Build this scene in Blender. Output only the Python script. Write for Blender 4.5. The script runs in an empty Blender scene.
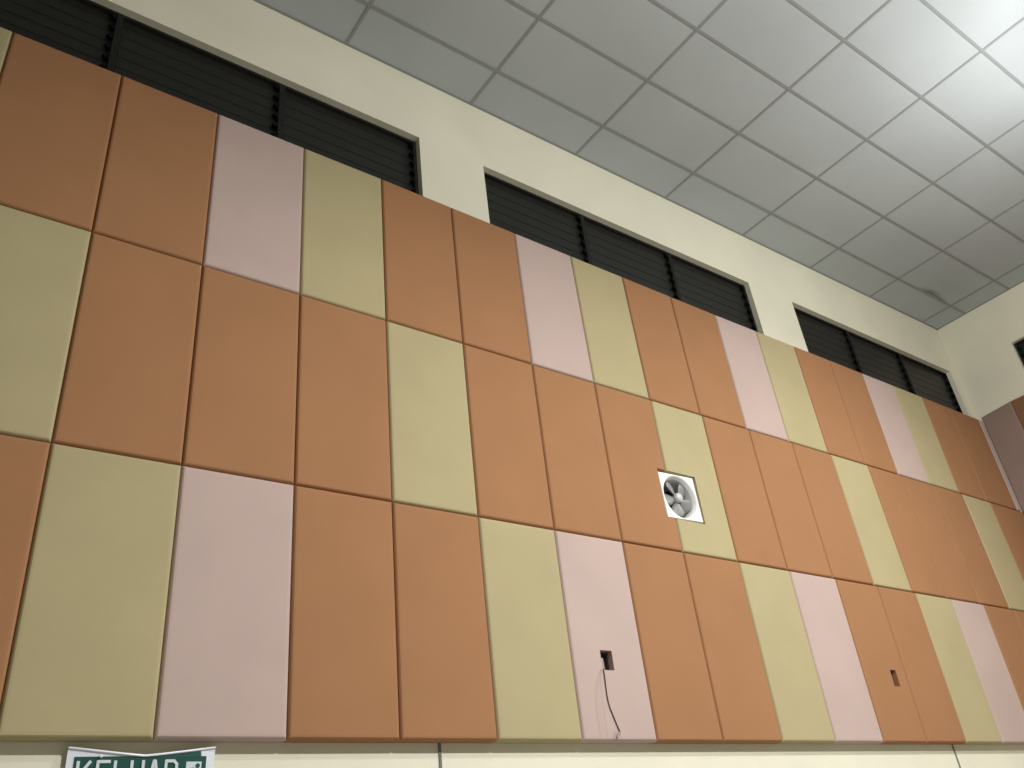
import bpy, bmesh, math, random
from mathutils import Vector, Matrix
random.seed(4)
S = 0.6                       # one panel width in metres; all coordinates below are in panel widths
C = bpy.context.scene.collection
PY = 0.13                     # plaster wall surface; panel fronts lie at y = 0
H = 8.7915                     # ceiling
FL = -3.92                    # floor
XR = 18.225                    # right wall surface
XL, YB = -14.0, -28.0

# ------------------------------------------------------------------ materials
def new_mat(name):
    m = bpy.data.materials.new(name); m.use_nodes = True
    nt = m.node_tree; b = nt.nodes['Principled BSDF']
    return m, nt, b
def srgb(r, g, b):
    f = lambda c: (c/255/12.92) if c/255 <= 0.04045 else ((c/255+0.055)/1.055)**2.4
    return (f(r), f(g), f(b), 1)
def noisy(name, col, rough=.9, scale=6, amount=.08, bump=0, bscale=200, spec=.3, detail=4, stretch=(1, 1, 1)):
    m, nt, b = new_mat(name); N = nt.nodes; L = nt.links
    tc = N.new('ShaderNodeTexCoord'); mp = N.new('ShaderNodeMapping'); mp.inputs['Scale'].default_value = stretch
    oi = N.new('ShaderNodeObjectInfo'); ad = N.new('ShaderNodeVectorMath'); ad.operation = 'ADD'
    sc = N.new('ShaderNodeVectorMath'); sc.operation = 'SCALE'; sc.inputs['Scale'].default_value = 17
    cb = N.new('ShaderNodeCombineXYZ')
    L.new(oi.outputs['Random'], cb.inputs[0]); L.new(oi.outputs['Random'], cb.inputs[2])
    L.new(cb.outputs[0], sc.inputs[0]); L.new(tc.outputs['Object'], ad.inputs[0]); L.new(sc.outputs[0], ad.inputs[1])
    L.new(ad.outputs[0], mp.inputs['Vector'])
    n = N.new('ShaderNodeTexNoise'); n.inputs['Scale'].default_value = scale; n.inputs['Detail'].default_value = detail
    L.new(mp.outputs[0], n.inputs['Vector'])
    mr = N.new('ShaderNodeMapRange'); mr.inputs['From Min'].default_value = .3; mr.inputs['From Max'].default_value = .7
    mr.inputs['To Min'].default_value = 1-amount; mr.inputs['To Max'].default_value = 1+amount
    L.new(n.outputs['Fac'], mr.inputs['Value'])
    mx = N.new('ShaderNodeMix'); mx.data_type = 'RGBA'; mx.blend_type = 'MULTIPLY'; mx.inputs['Factor'].default_value = 1
    mx.inputs[6].default_value = col; L.new(mr.outputs[0], mx.inputs[7])
    L.new(mx.outputs[2], b.inputs['Base Color'])
    b.inputs['Roughness'].default_value = rough; b.inputs['Specular IOR Level'].default_value = spec
    if bump:
        n2 = N.new('ShaderNodeTexNoise'); n2.inputs['Scale'].default_value = bscale; n2.inputs['Detail'].default_value = 2
        L.new(tc.outputs['Object'], n2.inputs['Vector'])
        bp = N.new('ShaderNodeBump'); bp.inputs['Strength'].default_value = bump; bp.inputs['Distance'].default_value = .002
        L.new(n2.outputs['Fac'], bp.inputs['Height']); L.new(bp.outputs[0], b.inputs['Normal'])
    return m
def plain(name, col, rough=.5, metal=0, spec=.5):
    m, nt, b = new_mat(name); b.inputs['Base Color'].default_value = col
    b.inputs['Roughness'].default_value = rough; b.inputs['Metallic'].default_value = metal
    b.inputs['Specular IOR Level'].default_value = spec
    return m
FAB = dict(rough=.95, scale=2.2, amount=.035, bump=.25, bscale=260, spec=.15)
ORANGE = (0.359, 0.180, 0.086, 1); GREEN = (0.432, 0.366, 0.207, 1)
PINK = (0.504, 0.383, 0.340, 1); DARK_PINK = (0.29, 0.205, 0.17, 1); DARK_ORANGE = (0.23, 0.12, 0.062, 1)  # last two: the pink and orange made darker for the right wall panels
M = {
 'orange': noisy('orange_fabric', ORANGE, **FAB), 'green': noisy('pale_green_fabric', GREEN, **FAB),
 'pink': noisy('pale_pink_fabric', PINK, **FAB), 'dark_pink': noisy('dark_pink_fabric', DARK_PINK, **FAB),
 'dark_orange': noisy('dark_orange_fabric', DARK_ORANGE, **FAB),
 'wall': noisy('cream_plaster', (0.778, 0.745, 0.595, 1), rough=.8, scale=1.6, amount=.04, bump=.15, bscale=60, spec=.3),
 'tile': noisy('ceiling_tile_board', (0.44, 0.475, 0.485, 1), rough=.95, scale=1.3, amount=.04, bump=.2, bscale=120, spec=.15),
 'grid': plain('ceiling_grid_paint', (0.27, 0.285, 0.28, 1), .6),
 'floor': noisy('hall_floor', (0.27, 0.26, 0.24, 1), rough=.5, scale=2, amount=.1),
 'dark': plain('dark_bronze_aluminium', (0.017, 0.017, 0.0145, 1), .6, spec=.3),
 'mullion': plain('mullion_bronze', (0.013, 0.013, 0.0115, 1), .7, spec=.2),
 'clip': plain('black_louvre_clip', (0.004, 0.004, 0.004, 1), .8, spec=.1),
 'white': noisy('white_plastic', (0.84, 0.83, 0.80, 1), rough=.35, scale=9, amount=.04),
 'blade': noisy('grey_plastic', (0.24, 0.24, 0.235, 1), rough=.4, scale=8, amount=.05),
 'hub': plain('light_grey_plastic', (0.55, 0.54, 0.52, 1), .35),
 'black': plain('black_rubber', (0.012, 0.010, 0.010, 1), .6),
 'box': plain('grey_steel_box', (0.075, 0.068, 0.058, 1), .6),
 'boxlight': plain('white_socket_plastic', (0.32, 0.29, 0.26, 1), .5),
 'joint': plain('grey_joint_filler', (0.16, 0.17, 0.15, 1), .8),
 'paper': plain('white_laminated_paper', (0.78, 0.80, 0.86, 1), .3),
 'signgreen': plain('dark_green_print', (0.014, 0.080, 0.066, 1), .3),
 'print': plain('white_print', (0.62, 0.68, 0.68, 1), .4),
 'alu': plain('spun_aluminium', (0.7, 0.7, 0.7, 1), .3, 1),
 'grime': plain('grey_smudge', (0.36, 0.29, 0.26, 1), .9, spec=.1),
}
def smudged(src, name):
    m = src.copy(); m.name = name; nt = m.node_tree; N = nt.nodes; L = nt.links; b = N['Principled BSDF']
    col = b.inputs['Base Color'].links[0].from_socket
    tc = N.new('ShaderNodeTexCoord'); sp = N.new('ShaderNodeSeparateXYZ'); L.new(tc.outputs['Object'], sp.inputs[0])
    def mth(op, a, c=None, d=None):
        n = N.new('ShaderNodeMath'); n.operation = op
        for k, v in enumerate((a, c, d)):
            if v is None: continue
            if isinstance(v, (int, float)): n.inputs[k].default_value = v
            else: L.new(v, n.inputs[k])
        return n.outputs[0]
    x = mth('DIVIDE', sp.outputs[0], S); z = mth('DIVIDE', sp.outputs[2], S)
    t = mth('MAXIMUM', mth('DIVIDE', mth('SUBTRACT', z, .06), .62), 0); t4 = mth('POWER', t, 4)
    band = mth('MULTIPLY', mth('LESS_THAN', z, .70), mth('GREATER_THAN', z, .03))
    tot = None
    for a, c, w, k in ((6.222-6.5, .134, .016, .10), (6.268-6.5, .09, .010, .05), (6.312-6.5, .045, .014, .09)):
        d = mth('DIVIDE', mth('SUBTRACT', x, mth('MULTIPLY_ADD', t4, c, a)), w)
        e = mth('MULTIPLY', mth('EXPONENT', mth('MULTIPLY', mth('MULTIPLY', d, d), -1)), k)
        tot = e if tot is None else mth('ADD', tot, e)
    # a scuffed patch at the foot, round the cable end
    dx = mth('DIVIDE', mth('SUBTRACT', x, 6.43-6.5), .05); dz = mth('DIVIDE', mth('SUBTRACT', z, .05), .04)
    e = mth('MULTIPLY', mth('EXPONENT', mth('MULTIPLY', mth('ADD', mth('MULTIPLY', dx, dx), mth('MULTIPLY', dz, dz)), -1)), .22)
    f = mth('SUBTRACT', 1, mth('ADD', mth('MULTIPLY', tot, band), e))
    mx = N.new('ShaderNodeMix'); mx.data_type = 'RGBA'; mx.blend_type = 'MULTIPLY'; mx.inputs['Factor'].default_value = 1
    L.new(col, mx.inputs[6]); L.new(f, mx.inputs[7]); L.new(mx.outputs[2], b.inputs['Base Color'])
    return m
M['pink_smudged'] = smudged(M['pink'], 'pale_pink_fabric_smudged')
m, nt, b = new_mat('dark_tinted_glass')
b.inputs['Base Color'].default_value = (0.018, 0.018, 0.015, 1); b.inputs['Roughness'].default_value = .45
b.inputs['Transmission Weight'].default_value = .3; b.inputs['Specular IOR Level'].default_value = .3; b.inputs['IOR'].default_value = 1.5
M['glass'] = m
m, nt, b = new_mat('lamp_glow')
b.inputs['Emission Color'].default_value = (1, .97, .92, 1); b.inputs['Emission Strength'].default_value = 30
M['lamp'] = m

# ------------------------------------------------------------------ mesh helpers (coordinates in panel widths)
def obj(name, bm, mat, parent=None, loc=None, smooth=False):
    bmesh.ops.recalc_face_normals(bm, faces=bm.faces)
    me = bpy.data.meshes.new(name)
    off = Vector(loc) if loc else Vector((0, 0, 0))
    for v in bm.verts: v.co = (v.co - off) * S
    bm.to_mesh(me); bm.free()
    for f in me.polygons: f.use_smooth = smooth
    me.materials.append(M[mat] if isinstance(mat, str) else mat)
    o = bpy.data.objects.new(name, me); C.objects.link(o)
    w = off * S
    if parent is not None:
        o.parent = parent; w = w - Vector(parent['_w'])
    o.location = w; o['_w'] = list(off * S)
    return o
def empty(name, loc):
    o = bpy.data.objects.new(name, None); C.objects.link(o); o.empty_display_size = .1
    o.location = Vector(loc) * S; o['_w'] = list(Vector(loc) * S)
    return o
def tag(o, label=None, cat=None, group=None, kind=None):
    if label: o['label'] = label
    if cat: o['category'] = cat
    if group: o['group'] = group
    if kind: o['kind'] = kind
    return o
def box(bm, a, b, mat=None):
    r = bmesh.ops.create_cube(bm, size=1)
    for v in r['verts']:
        v.co = Vector([(a[i]+b[i])/2 + v.co[i]*(b[i]-a[i]) for i in range(3)])
        if mat is not None: v.co = mat @ v.co
    return r['verts']
def slab(us, zs, solid, y0, y1, conv=lambda u, y, z: (u, y, z)):
    """wall-like slab with rectangular openings: cells between us and zs, faces only where needed"""
    bm = bmesh.new(); cache = {}
    def V(i, j, k):
        key = (i, j, k)
        if key not in cache: cache[key] = bm.verts.new(conv(us[i], (y0, y1)[k], zs[j]))
        return cache[key]
    nu, nz = len(us)-1, len(zs)-1
    ok = lambda i, j: 0 <= i < nu and 0 <= j < nz and solid((us[i]+us[i+1])/2, (zs[j]+zs[j+1])/2)
    for i in range(nu):
        for j in range(nz):
            if not ok(i, j): continue
            for k in (0, 1): bm.faces.new([V(i, j, k), V(i+1, j, k), V(i+1, j+1, k), V(i, j+1, k)])
            for di, dj, e in ((-1, 0, ((i, j), (i, j+1))), (1, 0, ((i+1, j), (i+1, j+1))), (0, -1, ((i, j), (i+1, j))), (0, 1, ((i, j+1), (i+1, j+1)))):
                if not ok(i+di, j+dj):
                    (a, c), (d, f) = e
                    bm.faces.new([V(a, c, 0), V(d, f, 0), V(d, f, 1), V(a, c, 1)])
    return bm
def tube(bm, pts, r, n=8):
    pts = [Vector(p) for p in pts]; rings = []
    for i, p in enumerate(pts):
        t = (pts[min(i+1, len(pts)-1)] - pts[max(i-1, 0)]).normalized()
        a = t.cross(Vector((0.3, 1, 0.1))).normalized(); c = t.cross(a)
        rings.append([bm.verts.new(p + (a*math.cos(2*math.pi*k/n) + c*math.sin(2*math.pi*k/n))*r) for k in range(n)])
    for q, s in zip(rings, rings[1:]):
        for k in range(n): bm.faces.new([q[k], q[(k+1) % n], s[(k+1) % n], s[k]])
    bm.faces.new(rings[0]); bm.faces.new(rings[-1][::-1])
def lathe(bm, prof, mat, n=40, close=False):
    """profile of (radius, axial) turned about local Y, placed by mat"""
    rings = []
    for r, a in prof:
        if r < 1e-6: rings.append([bm.verts.new(mat @ Vector((0, a, 0)))])
        else: rings.append([bm.verts.new(mat @ Vector((r*math.cos(2*math.pi*k/n), a, r*math.sin(2*math.pi*k/n)))) for k in range(n)])
    if close: rings.append(rings[0])
    for q, s in zip(rings, rings[1:]):
        for k in range(n):
            k2 = (k+1) % n
            if len(q) == 1 and len(s) == 1: continue
            if len(q) == 1: bm.faces.new([q[0], s[k], s[k2]])
            elif len(s) == 1: bm.faces.new([q[k], q[k2], s[0]])
            else: bm.faces.new([q[k], q[k2], s[k2], s[k]])

# ------------------------------------------------------------------ setting
WIN = [(-0.97, 4.663), (5.70, 11.335), (12.54, 17.97)]         # openings of the main wall
WZ0, WZ1 = 6.10, 7.615
WT = 0.36                                                      # wall thickness
FAN = (7.85, 8.49, 2.615, 3.235)
J = [(6.385, 6.548, 0.69, 0.892), (11.675, 11.81, 0.722, 0.942)]
us = sorted({XL, XR + WT, *[a for w in WIN for a in w], FAN[0]+.03, FAN[1]-.03})
zs = sorted({FL, H + .25, WZ0, WZ1, FAN[2]+.03, FAN[3]-.03})
def solid_main(u, z):
    if WZ0 < z < WZ1 and any(a < u < b for a, b in WIN): return False
    if FAN[0] < u < FAN[1] and FAN[2] < z < FAN[3]: return False
    return True
tag(obj('wall_front', slab(us, zs, solid_main, PY, PY+WT), 'wall'), kind='structure')
RW = (-6.8, -1.138)                                             # right wall window, along y
us = sorted({YB, PY, *RW}); zs = sorted({FL, H+.25, WZ0, 7.672})
tag(obj('wall_right', slab(us, zs, lambda u, z: not (RW[0] < u < RW[1] and WZ0 < z < 7.672), XR, XR+WT,
        conv=lambda u, y, z: (y, u, z)), 'wall'), kind='structure')
bm = bmesh.new(); box(bm, (XL-.3, YB, FL), (XL, PY, H+.25)); tag(obj('wall_left', bm, 'wall'), kind='structure')
bm = bmesh.new(); box(bm, (XL-.3, YB-.3, FL), (XR+WT, YB, H+.25)); tag(obj('wall_back', bm, 'wall'), kind='structure')
bm = bmesh.new(); box(bm, (XL-.3, YB-.3, FL-.3), (XR+WT, PY+WT, FL)); tag(obj('floor', bm, 'floor'), kind='structure')

# ceiling: lay-in boards (2 x 1 panel widths) on a T grid, one warped board near the corner
TU, TV = 3.590, -0.5705
ulines = [TU + 2*k for k in range(-9, 8) if XL < TU+2*k < XR]
vlines = [TV - k for k in range(0, 28) if TV-k > YB]
ue = [XL] + ulines + [XR]; ve = [PY] + vlines + [YB]
bm = bmesh.new()
for i in range(len(ue)-1):
    for j in range(len(ve)-1):
        g = .012
        u0, u1, v0, v1 = ue[i]+g, ue[i+1]-g, ve[j+1]+g, ve[j]-g
        warp = abs(ue[i] - (TU+12)) < .01 and j == 1
        if not warp:
            box(bm, (u0, v0, H+.004), (u1, v1, H+.03))
        else:
            n = 24; rows = []
            for a in range(n+1):
                u = u0 + (u1-u0)*a/n
                rise = .06*math.exp(-((u-16.9)/.36)**2)
                rows.append([bm.verts.new((u, v, H+.004+rise*f+t)) for v, f, t in ((v0, 0, 0), ((v0+v1)/2, 0, 0), (v1-.12, .45, 0), (v1, 1, 0), (v1, 1, .026), (v0, 0, .026))])
            for p, q in zip(rows, rows[1:]):
                for k in range(6): bm.faces.new([p[k], q[k], q[(k+1) % 6], p[(k+1) % 6]])
            bm.faces.new(rows[0]); bm.faces.new(rows[-1])
ceil = obj('ceiling', bm, 'tile'); tag(ceil, kind='structure')
bm = bmesh.new(); w = .021
for u in ulines: box(bm, (u-w, YB, H-.004), (u+w, PY, H+.003)); box(bm, (u-.004, YB, H+.003), (u+.004, PY, H+.07))
for v in vlines: box(bm, (XL, v-w, H-.0045), (XR, v+w, H+.003)); box(bm, (XL, v-.004, H+.003), (XR, v+.004, H+.07))
box(bm, (XL, PY-.035, H-.005), (XR, PY-.001, H+.003)); box(bm, (XR-.035, YB, H-.005), (XR-.001, PY, H+.003))
obj('ceiling_grid', bm, 'grid', ceil)
bm = bmesh.new(); box(bm, (XL-.3, YB-.3, H+.25), (XR+WT, PY+WT, H+.4)); tag(obj('trim_3', bm, 'dark'), kind='structure')

# vertical joints in the plaster under the panels
for n, (a, b) in enumerate(((4.45, 4.46), (12.867, 12.924))):
    bm = bmesh.new()
    for v in box(bm, (-.013, PY-.010, FL), (.013, PY+.01, 0.02)):
        v.co.x += a + (b-a)*(0.02 - v.co.z)/.3 if v.co.z > -1 else b
    tag(obj('trim_%d' % (n+1), bm, 'joint', loc=(a, PY, 0)), kind='structure')

# ------------------------------------------------------------------ louvre windows
def louvre_window(name, a, b, z1, nb, conv):
    yf = 0.225                                                 # inner face of the frame, behind the reveal
    bm = bmesh.new(); fw = .045
    for lo, hi in (((a, yf, WZ0), (a+fw, yf+.1, z1)), ((b-fw, yf, WZ0), (b, yf+.1, z1)), ((a+fw, yf, z1-fw*.7), (b-fw, yf+.1, z1)), ((a+fw, yf, WZ0), (b-fw, yf+.1, WZ0+fw))):
        box(bm, lo, hi)
    for v in bm.verts: v.co = Vector(conv(*v.co))
    root = obj(name, bm, 'dark', loc=conv((a+b)/2, yf, WZ0)); tag(root, kind='structure')
    step = (b-a)/nb
    for k in range(nb):
        x0, x1 = a + k*step + fw, a + (k+1)*step - fw
        if k:
            bm = bmesh.new(); box(bm, (a+k*step-.035, yf-.005, WZ0+fw), (a+k*step+.035, yf+.1, z1-fw*.7))
            for v in bm.verts: v.co = Vector(conv(*v.co))
            obj('mullion', bm, 'mullion', root)
        bm = bmesh.new(); cl = bmesh.new(); z = WZ0 + .06
        while z < z1 - .06:
            zt = min(z+.18, z1-.035)
            # blades hang closed, each lapping over the one below
            R = [(x0, yf+.046, z), (x1, yf+.046, z), (x1, yf+.052, zt), (x0, yf+.052, zt)]
            f = [bm.verts.new(conv(*p)) for p in R]; g = [bm.verts.new(conv(p[0], p[1]+.004, p[2])) for p in R]
            bm.faces.new(f); bm.faces.new(g)
            for q in range(4): bm.faces.new([f[q], f[(q+1) % 4], g[(q+1) % 4], g[q]])
            for xx in (x1-.05, ):
                vs = [(xx-.01, z+.035), (xx+.05, z+.0), (xx+.05, z+.105), (xx+.02, z+.085)]
                fr = [cl.verts.new(conv(p, yf-.012, q)) for p, q in vs]; bk = [cl.verts.new(conv(p, yf+.03, q)) for p, q in vs]
                cl.faces.new(fr); cl.faces.new(bk)
                for q in range(4): cl.faces.new([fr[q], fr[(q+1) % 4], bk[(q+1) % 4], bk[q]])
            z += .165
        obj('louvre_glass', bm, 'glass', root)
        obj('louvre_clips', cl, 'clip', root)
for n, (a, b) in enumerate(WIN):
    louvre_window('window_%d' % (n+1), a, b, WZ1, 3, lambda u, y, z: (u, y, z))
louvre_window('window_4', RW[0], RW[1], 7.672, 3, lambda u, y, z: (XR + y - PY, u, z))

# ------------------------------------------------------------------ acoustic panels
def seam(row, top, i):
    """slightly out-of-plumb seams: x of seam i at the bottom (top=0) or top (1) of a row; row 0 is the bottom row"""
    k = max(0, i-8)
    if row == 0: return i + (.016 if top else .012)*k
    if row == 1: return i - (.008*max(0, i-9) if top else 0)
    if not top: return i - .0175*max(0, i-7)
    return i - .05*min(1, max(0, i-6)/2) - .008*k
ZL = (0.0, 2.170, 4.319, 6.425)
def ztop(i): return 6.435 - .055*min(1, max(0, (i-4)/6))
def panel_mesh(q, holes=(), conv=lambda u, y, z: (u, y, z), depth=PY-.0005, g=.0015):
    """fabric-wrapped board: rounded border, softly crowned face; q = bottom-left, bottom-right, top-right, top-left (u, z)"""
    (a, z0), (b, z1), (c, z2), (d, z3) = q
    def P(s, t):                                               # s, t in 0..1
        u = (a*(1-s)+b*s)*(1-t) + (d*(1-s)+c*s)*t; z = (z0*(1-s)+z1*s)*(1-t) + (z3*(1-s)+z2*s)*t
        return u, z
    W, Hh = b-a, z3-z0
    rs = [0, .005, .012, .021, .038]                                 # border rings
    ry = [.036, .020, .009, .002, 0]
    def axis(L, cuts):
        v = [g + r for r in rs] + [L-g-r for r in rs] + [L*k/6 for k in range(1, 6)] + list(cuts)
        v = sorted(v); out = [v[0]]
        for x in v[1:]:
            if x - out[-1] > .0015 or x in cuts:
                if x in cuts and x - out[-1] <= .0015: out[-1] = x
                else: out.append(x)
        return out
    xs = axis(W, [x for h in holes for x in (h[0]-a, h[1]-a) if g < x < W-g])
    zz = axis(Hh, [z for h in holes for z in (h[2]-z0, h[3]-z0) if g < z < Hh-g])
    def ins(x, z):
        return any(h[0]-a-1e-4 < x < h[1]-a+1e-4 and h[2]-z0-1e-4 < z < h[3]-z0+1e-4 for h in holes)
    bm = bmesh.new(); F = {}; B = {}
    def yoff(x, z):
        e = min(x, W-x) - g; f = min(z, Hh-z) - g
        def fall(e):
            for (r0, y0), (r1, y1) in zip(zip(rs, ry), list(zip(rs, ry))[1:]):
                if e <= r1: return y0 + (y1-y0)*max(0, e-r0)/(r1-r0)
            return 0
        return max(fall(e), fall(f))
    for i, x in enumerate(xs):
        for j, z in enumerate(zz):
            u, zv = P(x/W, z/Hh); y = yoff(x, z)
            F[i, j] = bm.verts.new(conv(u, y, zv)); B[i, j] = bm.verts.new(conv(u, depth, zv))
    n, m = len(xs)-1, len(zz)-1
    ok = lambda i, j: 0 <= i < n and 0 <= j < m and not ins((xs[i]+xs[i+1])/2, (zz[j]+zz[j+1])/2)
    for i in range(n):
        for j in range(m):
            if not ok(i, j): continue
            bm.faces.new([F[i, j], F[i+1, j], F[i+1, j+1], F[i, j+1]])
            bm.faces.new([B[i, j], B[i+1, j], B[i+1, j+1], B[i, j+1]])
            for di, dj, p, q2 in ((-1, 0, (i, j), (i, j+1)), (1, 0, (i+1, j), (i+1, j+1)), (0, -1, (i, j), (i+1, j)), (0, 1, (i, j+1), (i+1, j+1))):
                if not ok(i+di, j+dj): bm.faces.new([F[p], F[q2], B[q2], B[p]])
    for v in [v for v in bm.verts if not v.link_faces]: bm.verts.remove(v)
    return bm
ROW = {2: 'top', 1: 'middle', 0: 'bottom'}
PAT = {2: 'OOPG', 1: 'GOOO', 0: 'OGPO'}                         # colours repeat every four panels
NAME = {'O': 'orange', 'G': 'pale green', 'P': 'pale pink'}
ORD = ['', 'first', 'second', 'third', 'fourth', 'fifth', 'sixth', 'seventh', 'eighth', 'ninth', 'tenth',
       'eleventh', 'twelfth', 'thirteenth', 'fourteenth', 'fifteenth', 'sixteenth', 'seventeenth', 'eighteenth']
FIRST = {2: -1, 1: 0, 0: 0}; LAST = {2: 17, 1: 17, 0: 16}       # panels the photograph shows
HOLES = {(1, 7): [(FAN[0]-.015, FAN[1]+.035, FAN[2]-.012, FAN[3]+.032)], (1, 8): [(FAN[0]-.015, FAN[1]+.035, FAN[2]-.012, FAN[3]+.032)],
         (0, 6): [J[0]], (0, 11): [J[1]]}
def colour(r, i):
    if r == 0: return 'OGPO'[i % 4] if i < 4 else 'OGPO'[i % 4]
    return PAT[r][i % 4]
SPECIAL = {(1, 7): 'orange fabric wall panel cut away on its right side around the white fan',
           (1, 8): 'pale green fabric wall panel cut away on its left side around the white fan',
           (0, 6): 'pale pink fabric wall panel with a square hole and a dangling black cable',
           (0, 11): 'orange fabric wall panel with a small rectangular hole in it',
           (2, -1): 'sliver of pale green fabric wall panel in the top left corner of the photo',
           (0, 16): "sliver of orange fabric wall panel at the right edge of the bottom row",
          (0, 0): 'sliver of orange fabric wall panel at the left edge of the bottom row'}
for r in (2, 1, 0):
    cnt = {}
    vis = [i for i in range(FIRST[r], LAST[r]+1)]
    tot = {}
    for i in vis: tot[colour(r, i)] = tot.get(colour(r, i), 0) + 1
    for i in range(FIRST[r], 18):
        c = colour(r, i)
        uL = seam(r, 0, i), seam(r, 1, i); uR = seam(r, 0, i+1), seam(r, 1, i+1)
        if r == 2: zt = (ztop(i), ztop(i+1))
        else: zt = (ZL[r+1],)*2
        q = [(uL[0], ZL[r]), (uR[0], ZL[r]), (uR[1], zt[1]), (uL[1], zt[0])]
        if r == 2 and i == 17: q[1] = (18.02, q[1][1]); q[2] = (18.02, q[2][1])
        if r != 2 and i == 17: q[1] = (XR-.004, q[1][1]); q[2] = (XR-.004, q[2][1])
        bm = panel_mesh(q, HOLES.get((r, i), ()))
        cx = (q[0][0]+q[1][0])/2
        o = obj('acoustic_panel', bm, 'pink_smudged' if (r, i) == (0, 6) else {'O': 'orange', 'G': 'green', 'P': 'pink'}[c], loc=(cx, PY, q[0][1]), smooth=False)
        if i <= LAST[r]:
            cnt[c] = cnt.get(c, 0) + 1; k = cnt[c]; T = tot[c]
            if (r, i) in SPECIAL: lab = SPECIAL[r, i]
            elif k <= (T+1)//2: lab = '%s fabric wall panel in the %s row, %s %s one from the left' % (NAME[c], ROW[r], ORD[k], NAME[c])
            else:
                kk = T-k+1
                lab = '%s fabric wall panel in the %s row, %s %s one from the right' % (NAME[c], ROW[r], ORD[kk], NAME[c])
                lab = lab.replace('first %s one from the right' % NAME[c], 'rightmost of the %s ones' % NAME[c])
            lab = lab.replace('first %s one from the left' % NAME[c], 'leftmost of the %s ones' % NAME[c])
        else:
            lab = '%s fabric wall panel past the right edge of the bottom row%s' % (NAME[c], ', touching the corner' if i == 17 else '')
        tag(o, lab, 'wall panel', 'fabric panels in the %s row' % ROW[r])
# narrow pink filler strip in the corner, top row
bm = panel_mesh([(18.02, ZL[2]), (XR-.032, ZL[2]), (XR-.032, 6.38), (18.02, 6.38)], g=.004)
tag(obj('acoustic_panel', bm, 'pink', loc=(18.1, PY, ZL[2])), 'very narrow pale pink fabric strip filling the corner beside the top row', 'wall panel', 'fabric panels in the top row')
# panels of the right wall
cR = lambda u, y, z: (XR - (PY - y)*.23, u, z)
ydiv = [-.002, -.657, -1.657, -2.657, -3.657, -4.657, -5.657, -6.657]
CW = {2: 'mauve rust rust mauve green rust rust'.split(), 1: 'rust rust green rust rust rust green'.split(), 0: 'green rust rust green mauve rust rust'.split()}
KIND = {'dark_pink': 'dark pink', 'dark_orange': 'dark orange', 'green': 'pale green'}
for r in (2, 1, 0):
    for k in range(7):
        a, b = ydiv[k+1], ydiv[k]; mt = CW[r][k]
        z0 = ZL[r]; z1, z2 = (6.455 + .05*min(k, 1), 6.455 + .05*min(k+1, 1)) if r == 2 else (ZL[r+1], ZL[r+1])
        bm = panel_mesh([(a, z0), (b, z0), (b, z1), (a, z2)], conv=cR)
        if (r, k) == (2, 0): lab = 'dark pink fabric panel on the right wall, beside the corner'
        elif (r, k) == (2, 1): lab = 'dark orange fabric panel on the right wall, at the photo edge'
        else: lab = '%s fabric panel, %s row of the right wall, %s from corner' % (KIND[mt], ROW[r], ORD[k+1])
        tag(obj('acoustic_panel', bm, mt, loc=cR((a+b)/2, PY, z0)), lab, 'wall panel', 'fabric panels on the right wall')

# ------------------------------------------------------------------ exhaust fan
fu, fz = (FAN[0]+FAN[1])/2, (FAN[2]+FAN[3])/2
fan = empty('exhaust_fan', (fu, PY, fz))
tag(fan, 'white square exhaust fan with grey blades set into the fabric panels', 'fan')
R0 = .285; hw, hh = (FAN[1]-FAN[0])/2, (FAN[3]-FAN[2])/2; yf = .005
bm = bmesh.new(); n = 64
# square face plate with a flared round mouth
outer, mid = [], []
for k in range(n):
    t = 2*math.pi*(k+.5)/n; cx, sz = math.cos(t), math.sin(t)
    s = 1/max(abs(cx)/hw, abs(sz)/hh); outer.append((cx*s, sz*s))
def ringv(pts, y): return [bm.verts.new((fu+p[0], y, fz+p[1])) for p in pts]
circ = lambda r: [(r*math.cos(2*math.pi*(k+.5)/n), r*math.sin(2*math.pi*(k+.5)/n)) for k in range(n)]
corn = []
for p in outer:                                               # snap nearest samples to the four corners
    x, z = p
    if hw-abs(x) < .022 and hh-abs(z) < .022: x, z = math.copysign(hw, x), math.copysign(hh, z)
    corn.append((x, z))
back = ringv([(x, z) for x, z in corn], yf+.075)
rings = [back, ringv(corn, yf+.012), ringv([(x*.985, z*.985) for x, z in corn], yf), ringv(circ(R0+.012), yf), ringv(circ(R0), yf+.012), ringv(circ(R0-.02), yf+.05), ringv(circ(R0-.03), yf+.12), ringv(circ(R0-.03), yf+.26), ringv(circ(R0-.015), yf+.26)]
for q, s in zip(rings, rings[1:]):
    for k in range(n): bm.faces.new([q[k], q[(k+1) % n], s[(k+1) % n], s[k]])
fr = obj('fan_frame', bm, 'white', fan, loc=(fu, yf, fz))
for p in fr.data.polygons: p.use_smooth = False
HUBX, HUBZ = fu-.004, fz+.002
Mh = Matrix.Translation((HUBX, yf-.004, HUBZ))
bm = bmesh.new(); lathe(bm, [(0, 0), (.03, .003), (.052, .012), (.062, .03), (.064, .09), (0, .09)], Mh, 32)
obj('hub', bm, 'hub', fan, smooth=True)
bm = bmesh.new(); lathe(bm, [(0, .1), (.075, .1), (.085, .11), (.085, .2), (0, .2)], Mh, 32)
obj('motor', bm, 'box', fan)
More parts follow.
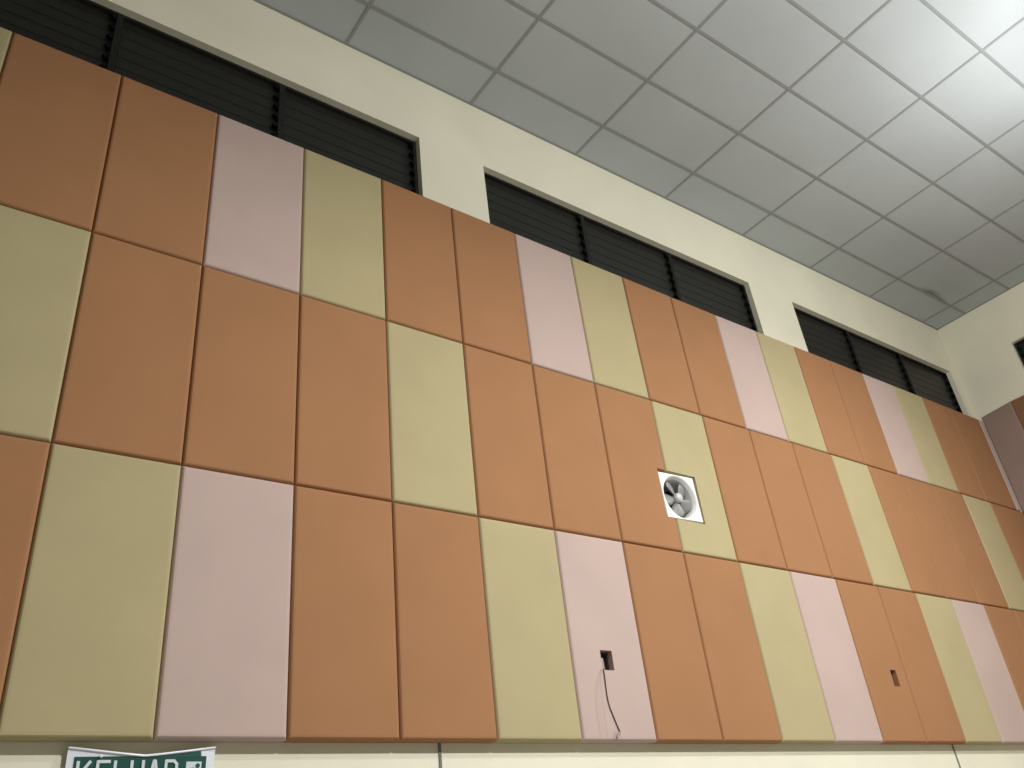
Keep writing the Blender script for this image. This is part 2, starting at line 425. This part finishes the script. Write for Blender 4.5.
for k, ang in enumerate((112, 184, 256, 328, 40)):
    bm = bmesh.new(); t0 = math.radians(ang); prev = None
    for a in range(9):
        f = a/8; r = .05 + (R0-.036-.05)*f
        half = .34 + .16*math.sin(math.pi*f)**.7 + (.04 if f < .05 else 0) - (.20 if a == 8 else .05 if a == 7 else 0)
        row = []
        for j in range(5):
            g = (j/4-.5)*2
            t = t0 + g*half + .12*f
            tw = -.36*g*half*r
            row.append(((r*math.cos(t)), .045+tw-.012*(1-g*g), r*math.sin(t)))
        vf = [bm.verts.new((HUBX+x, yf+.022+y, HUBZ+z)) for x, y, z in row]
        vb = [bm.verts.new((HUBX+x, yf+.022+y+.006, HUBZ+z)) for x, y, z in row]
        if prev:
            pf, pb = prev
            for j in range(4):
                bm.faces.new([pf[j], pf[j+1], vf[j+1], vf[j]]); bm.faces.new([pb[j], vb[j], vb[j+1], pb[j+1]])
            for j in (0, 4): bm.faces.new([pf[j], vf[j], vb[j], pb[j]])
        else:
            for j in range(4): bm.faces.new([vf[j], vf[j+1], vb[j+1], vb[j]])
        prev = (vf, vb)
    for j in range(4): bm.faces.new([prev[0][j], prev[1][j], prev[1][j+1], prev[0][j+1]])
    obj('blade', bm, 'blade', fan, smooth=True)
for k in range(3):
    bm = bmesh.new(); t = math.radians(90+120*k)
    tube(bm, [(HUBX+.08*math.cos(t), yf+.22, HUBZ+.08*math.sin(t)), (HUBX+(R0-.035)*math.cos(t), yf+.24, HUBZ+(R0-.035)*math.sin(t))], .01)
    obj('motor_bracket', bm, 'box', fan)
bm = bmesh.new()                                               # closed dark shutter flaps behind the blades
for k in range(5):
    z = fz-.27+.11*k
    box(bm, (fu-.275, PY+.27, z), (fu+.275, PY+.285, z+.105))
obj('shutter', bm, 'clip', fan)
for sx in (-1, 1):
    for sz in (-1, 1):
        bm = bmesh.new(); lathe(bm, [(0, -.005), (.008, -.003), (.010, .002)], Matrix.Translation((fu+sx*(hw-.045), yf, fz+sz*(hh-.045))), 10)
        obj('screw', bm, 'hub', fan)

fan.rotation_euler.y = math.radians(-1.8)                      # hung a touch askew
# ------------------------------------------------------------------ recessed boxes and cable
for k, (a, b, c, d) in enumerate(J):
    e = .006
    bm = bmesh.new()
    y0, y1 = .06, PY-.003
    box(bm, (a+e, y1-.008, c+e), (b-e, y1, d-e))
    for lo, hi in (((a+e, y0, c+e), (a+e+.008, y1, d-e)), ((b-e-.008, y0, c+e), (b-e, y1, d-e)), ((a+e, y0, c+e), (b-e, y1, c+e+.008)), ((a+e, y0, d-e-.008), (b-e, y1, d-e))): box(bm, lo, hi)
    jb = obj('junction_box', bm, 'box', loc=((a+b)/2, PY, c))
    tag(jb, ('grey junction box recessed in the pale pink panel, above the hanging cable', 'small junction box recessed in the orange panel toward the right')[k], 'junction box', 'boxes recessed in the bottom row of panels')
    bm = bmesh.new()
    if k == 0:
        box(bm, (a+.012, .035, c+.012), (a+.060, y1-.008, c+.13)); obj('terminal_block', bm, 'boxlight', jb)
    else:
        box(bm, (a+.05, .06, c+.05), (a+.085, y1-.008, c+.15)); obj('terminal_block', bm, 'box', jb)
# cable: leaves the box at its lower left and hangs down the panel face
pts = [(6.400, .07, .75), (6.396, .03, .71), (6.391, -.006, .690), (6.389, -.010, .63), (6.386, -.007, .505), (6.384, -.007, .43), (6.388, -.007, .37), (6.400, -.007, .31), (6.421, -.007, .254), (6.452, -.007, .165), (6.484, -.008, .082)]
bm = bmesh.new(); tube(bm, pts, .0052, 8)
cb = obj('cable', bm, 'black', loc=pts[2]); tag(cb, 'thin black cable dangling from the square hole down the pink panel', 'cable')
bm = bmesh.new(); tube(bm, [(6.484, -.008, .080), (6.468, -.008, .075), (6.452, -.008, .062), (6.440, -.008, .045), (6.434, -.008, .035)], .010, 8)
obj('cable_end', bm, 'grime', cb)
# ------------------------------------------------------------------ KELUAR sign, a laminated sheet with sagging top edge
SX0, SX1 = 1.463, 2.470; ZT = -.042; SH = .42
sign = empty('exit_sign', ((SX0+SX1)/2, PY, ZT-SH))
tag(sign, 'green and white KELUAR exit sign, a sheet with sagging top edge', 'sign')
def sy(s, t):                                                 # s across 0..1, t down 0..1: bulge of the sheet off the wall
    return .085 - .02*math.sin(math.pi*s)*(1-t) + .01*t
def sag(s): return .058*(1-abs(2*s-1)**1.15)
def sheet(s0, s1, t0, t1, off, th, n=28, m=6, sagtop=True):
    bm = bmesh.new(); F = []; Bk = []
    for i in range(n+1):
        s = s0+(s1-s0)*i/n; a = []; b2 = []
        for j in range(m+1):
            t = t0+(t1-t0)*j/m
            z = ZT - SH*t - sag(s)*(1-t)**6 if sagtop else ZT-SH*t
            x = SX0+(SX1-SX0)*s
            a.append(bm.verts.new((x, sy(s, t)-off, z))); b2.append(bm.verts.new((x, sy(s, t)-off+th, z)))
        F.append(a); Bk.append(b2)
    for i in range(n):
        for j in range(m):
            bm.faces.new([F[i][j], F[i+1][j], F[i+1][j+1], F[i][j+1]]); bm.faces.new([Bk[i][j], Bk[i][j+1], Bk[i+1][j+1], Bk[i+1][j]])
    for i in range(n):
        for j in (0, m): bm.faces.new([F[i][j], F[i+1][j], Bk[i+1][j], Bk[i][j]])
    for j in range(m):
        for i in (0, n): bm.faces.new([F[i][j], F[i][j+1], Bk[i][j+1], Bk[i][j]])
    return bm
obj('sheet', sheet(0, 1, 0, 1, 0, .006), 'paper', sign)
obj('green_field', sheet(.047, .938, .142, .86, .004, .003, sagtop=False), 'signgreen', sign)
# curled top border, a bright rolled edge that follows the sag
bm = bmesh.new()
tube(bm, [(SX0+(SX1-SX0)*k/30, sy(k/30, 0)-.004, ZT - sag(k/30)) for k in range(31)], .0085, 8)
obj('rolled_edge', bm, 'paper', sign)
# a greenish fold showing between the sagging border and the field
bm = bmesh.new()
vs = [(.50, .062), (.90, .018), (.905, .067), (.5, .067)]
f = [bm.verts.new((SX0+s, sy(s, .1)-.006, ZT-d)) for s, d in vs]; g2 = [bm.verts.new((SX0+s, sy(s, .1)-.003, ZT-d)) for s, d in vs]
bm.faces.new(f); bm.faces.new(g2)
for q in range(4): bm.faces.new([f[q], f[(q+1) % 4], g2[(q+1) % 4], g2[q]])
obj('green_fold', bm, 'signgreen', sign)
def strokes(name, lines, w=.020, y=None, mat='print'):
    bm = bmesh.new()
    n = 0
    for pl in lines:
        for (x0, z0), (x1, z1) in zip(pl, pl[1:]):
            d = Vector((x1-x0, 0, z1-z0)); L = d.length; d.normalize(); p = Vector((d.z, 0, -d.x))*w/2
            a, b = Vector((x0, 0, z0))-d*w*.3, Vector((x1, 0, z1))+d*w*.3
            q = [a+p, b+p, b-p, a-p]
            s = (x0-SX0)/(SX1-SX0); n += 1; yy = sy(s, .3)-.0105-.0008*n
            f = [bm.verts.new((v.x, yy, v.z)) for v in q]; g = [bm.verts.new((v.x, sy(s, .3)-.0055, v.z)) for v in q]
            bm.faces.new(f); bm.faces.new(g)
            for k in range(4): bm.faces.new([f[k], f[(k+1) % 4], g[(k+1) % 4], g[k]])
    return obj(name, bm, mat, sign)
zt, zb = -.135, -.315; zm = (zt+zb)/2; W = .068
def letter(ch, x, w=.075):
    r = x+w
    return {'K': [[(x, zt), (x, zb)], [(r, zt), (x+.01, zm), (r, zb)]],
            'E': [[(r, zt), (x, zt), (x, zb), (r, zb)], [(x, zm), (r-.01, zm)]],
            'L': [[(x, zt), (x, zb), (r, zb)]],
            'U': [[(x, zt), (x, zb+.03), (x+.02, zb), (r-.02, zb), (r, zb+.03), (r, zt)]],
            'A': [[(x, zb), (x+w/2-.004, zt), (x+w/2+.004, zt), (r, zb)], [(x+.018, zm-.035), (r-.018, zm-.035)]],
            'R': [[(x, zb), (x, zt), (r-.02, zt), (r, zt-.02), (r, zm+.02), (r-.02, zm), (x, zm)], [(x+.03, zm), (r, zb)]]}[ch]
for ch, x in zip('KELUAR', (1.537, 1.662, 1.775, 1.885, 2.000, 2.118)): strokes('letter', letter(ch, x))
# running man pictogram: white square, dark figure
bm = bmesh.new(); box(bm, (2.262, sy(.85, .3)-.0105, -.325), (2.372, sy(.85, .3)-.0045, -.140)); obj('pictogram_field', bm, 'print', sign)
bm = bmesh.new(); yy = sy(.85, .3)-.0135
lathe(bm, [(0, 0), (.016, 0), (.016, .003)], Matrix.Translation((2.345, yy, -.168)), 16)
def limb(p, w):
    for (x0, z0), (x1, z1) in zip(p, p[1:]):
        d = Vector((x1-x0, 0, z1-z0)); d.normalize(); n2 = Vector((d.z, 0, -d.x))*w/2
        q = [Vector((x0, yy, z0))+n2, Vector((x1, yy, z1))+n2, Vector((x1, yy, z1))-n2, Vector((x0, yy, z0))-n2]
        f = [bm.verts.new(v) for v in q]; g = [bm.verts.new(v+Vector((0, .003, 0))) for v in q]
        bm.faces.new(f); bm.faces.new(g)
        for k in range(4): bm.faces.new([f[k], f[(k+1) % 4], g[(k+1) % 4], g[k]])
limb([(2.328, -.190), (2.310, -.235)], .026); limb([(2.335, -.19), (2.360, -.215), (2.366, -.20)], .010); limb([(2.32, -.186), (2.290, -.19), (2.276, -.215)], .012)
limb([(2.312, -.235), (2.335, -.262), (2.326, -.31)], .013); limb([(2.306, -.238), (2.290, -.275), (2.268, -.285)], .013)
obj('pictogram_figure', bm, 'signgreen', sign)
bm = bmesh.new(); lathe(bm, [(0, -.006), (.010, -.003), (.012, .004), (0, .004)], Matrix.Translation((1.675, sy(.22, .1)-.016, -.100)), 12)
obj('tack', bm, 'paper', sign)

# ------------------------------------------------------------------ hall lamps (out of frame, hung under the ceiling)
LCOL = (1, 1, 1)
LAMPS = [(6.0, -8.0, 6.5, 285, 366), (12.0, -6.0, 7.0, 188, 195)]
WHERE = ['the lower one, nearer the left of the hall', 'the higher one, toward the right corner']
for k, (x, y, z, omni, down) in enumerate(LAMPS):
    L = empty('pendant_lamp', (x, y, z)); tag(L, 'bare bulb pendant lamp, ' + WHERE[k], 'lamp', 'pendant lamps of the hall')
    mt = Matrix.Translation((x, y, z)) @ Matrix.Rotation(math.pi/2, 4, 'X')
    bm = bmesh.new(); lathe(bm, [(0, .10), (.07, .10), (.085, .13), (.07, .30), (.03, .34), (0, .34)], mt, 24); obj('socket', bm, 'alu', L)
    bm = bmesh.new(); tube(bm, [(x, y, z+.33), (x, y, H-.01)], .012); obj('rod', bm, 'black', L)
    bm = bmesh.new(); lathe(bm, [(0, -.14), (.04, -.13), (.07, -.09), (.08, -.04), (.06, .03), (.035, .10), (0, .10)], mt, 20); obj('bulb', bm, 'lamp', L, smooth=True)
    d = bpy.data.lights.new('lamp_light', 'AREA'); d.shape = 'DISK'; d.size = .16; d.energy = down; d.color = LCOL
    o = bpy.data.objects.new('down_light', d); C.objects.link(o); o.parent = L; o.location = Vector((0, 0, -.17))*S
    d = bpy.data.lights.new('lamp_glow_light', 'POINT'); d.shadow_soft_size = .05; d.energy = omni; d.color = LCOL
    o = bpy.data.objects.new('bulb_light', d); C.objects.link(o); o.parent = L; o.location = Vector((0, 0, -.24))*S

# ------------------------------------------------------------------ world, camera, view
w = bpy.data.worlds.new('night'); bpy.context.scene.world = w; w.use_nodes = True
w.node_tree.nodes['Background'].inputs[0].default_value = (0.004, 0.005, 0.007, 1)
cam = bpy.data.cameras.new('camera'); co = bpy.data.objects.new('camera', cam); C.objects.link(co)
r = Vector((0.8092667, -0.5784888, -0.1021674)); u = Vector((-0.2277054, -0.4692311, 0.8532130)); f = Vector((0.5415142, 0.6672128, 0.5114581))
co.matrix_world = Matrix(((r.x, u.x, -f.x, 0.1590*S), (r.y, u.y, -f.y, -6.7565*S), (r.z, u.z, -f.z, -1.2463*S), (0, 0, 0, 1)))
cam.sensor_width = 36; cam.lens = 863.25/1024*36; cam.clip_start = .05
sc = bpy.context.scene; sc.camera = co
sc.view_settings.view_transform = 'Standard'; sc.view_settings.look = 'None'; sc.view_settings.gamma = 1
sc.view_settings.use_curve_mapping = False; sc.view_settings.exposure = 0
for o in bpy.data.objects:
    if '_w' in o: del o['_w']
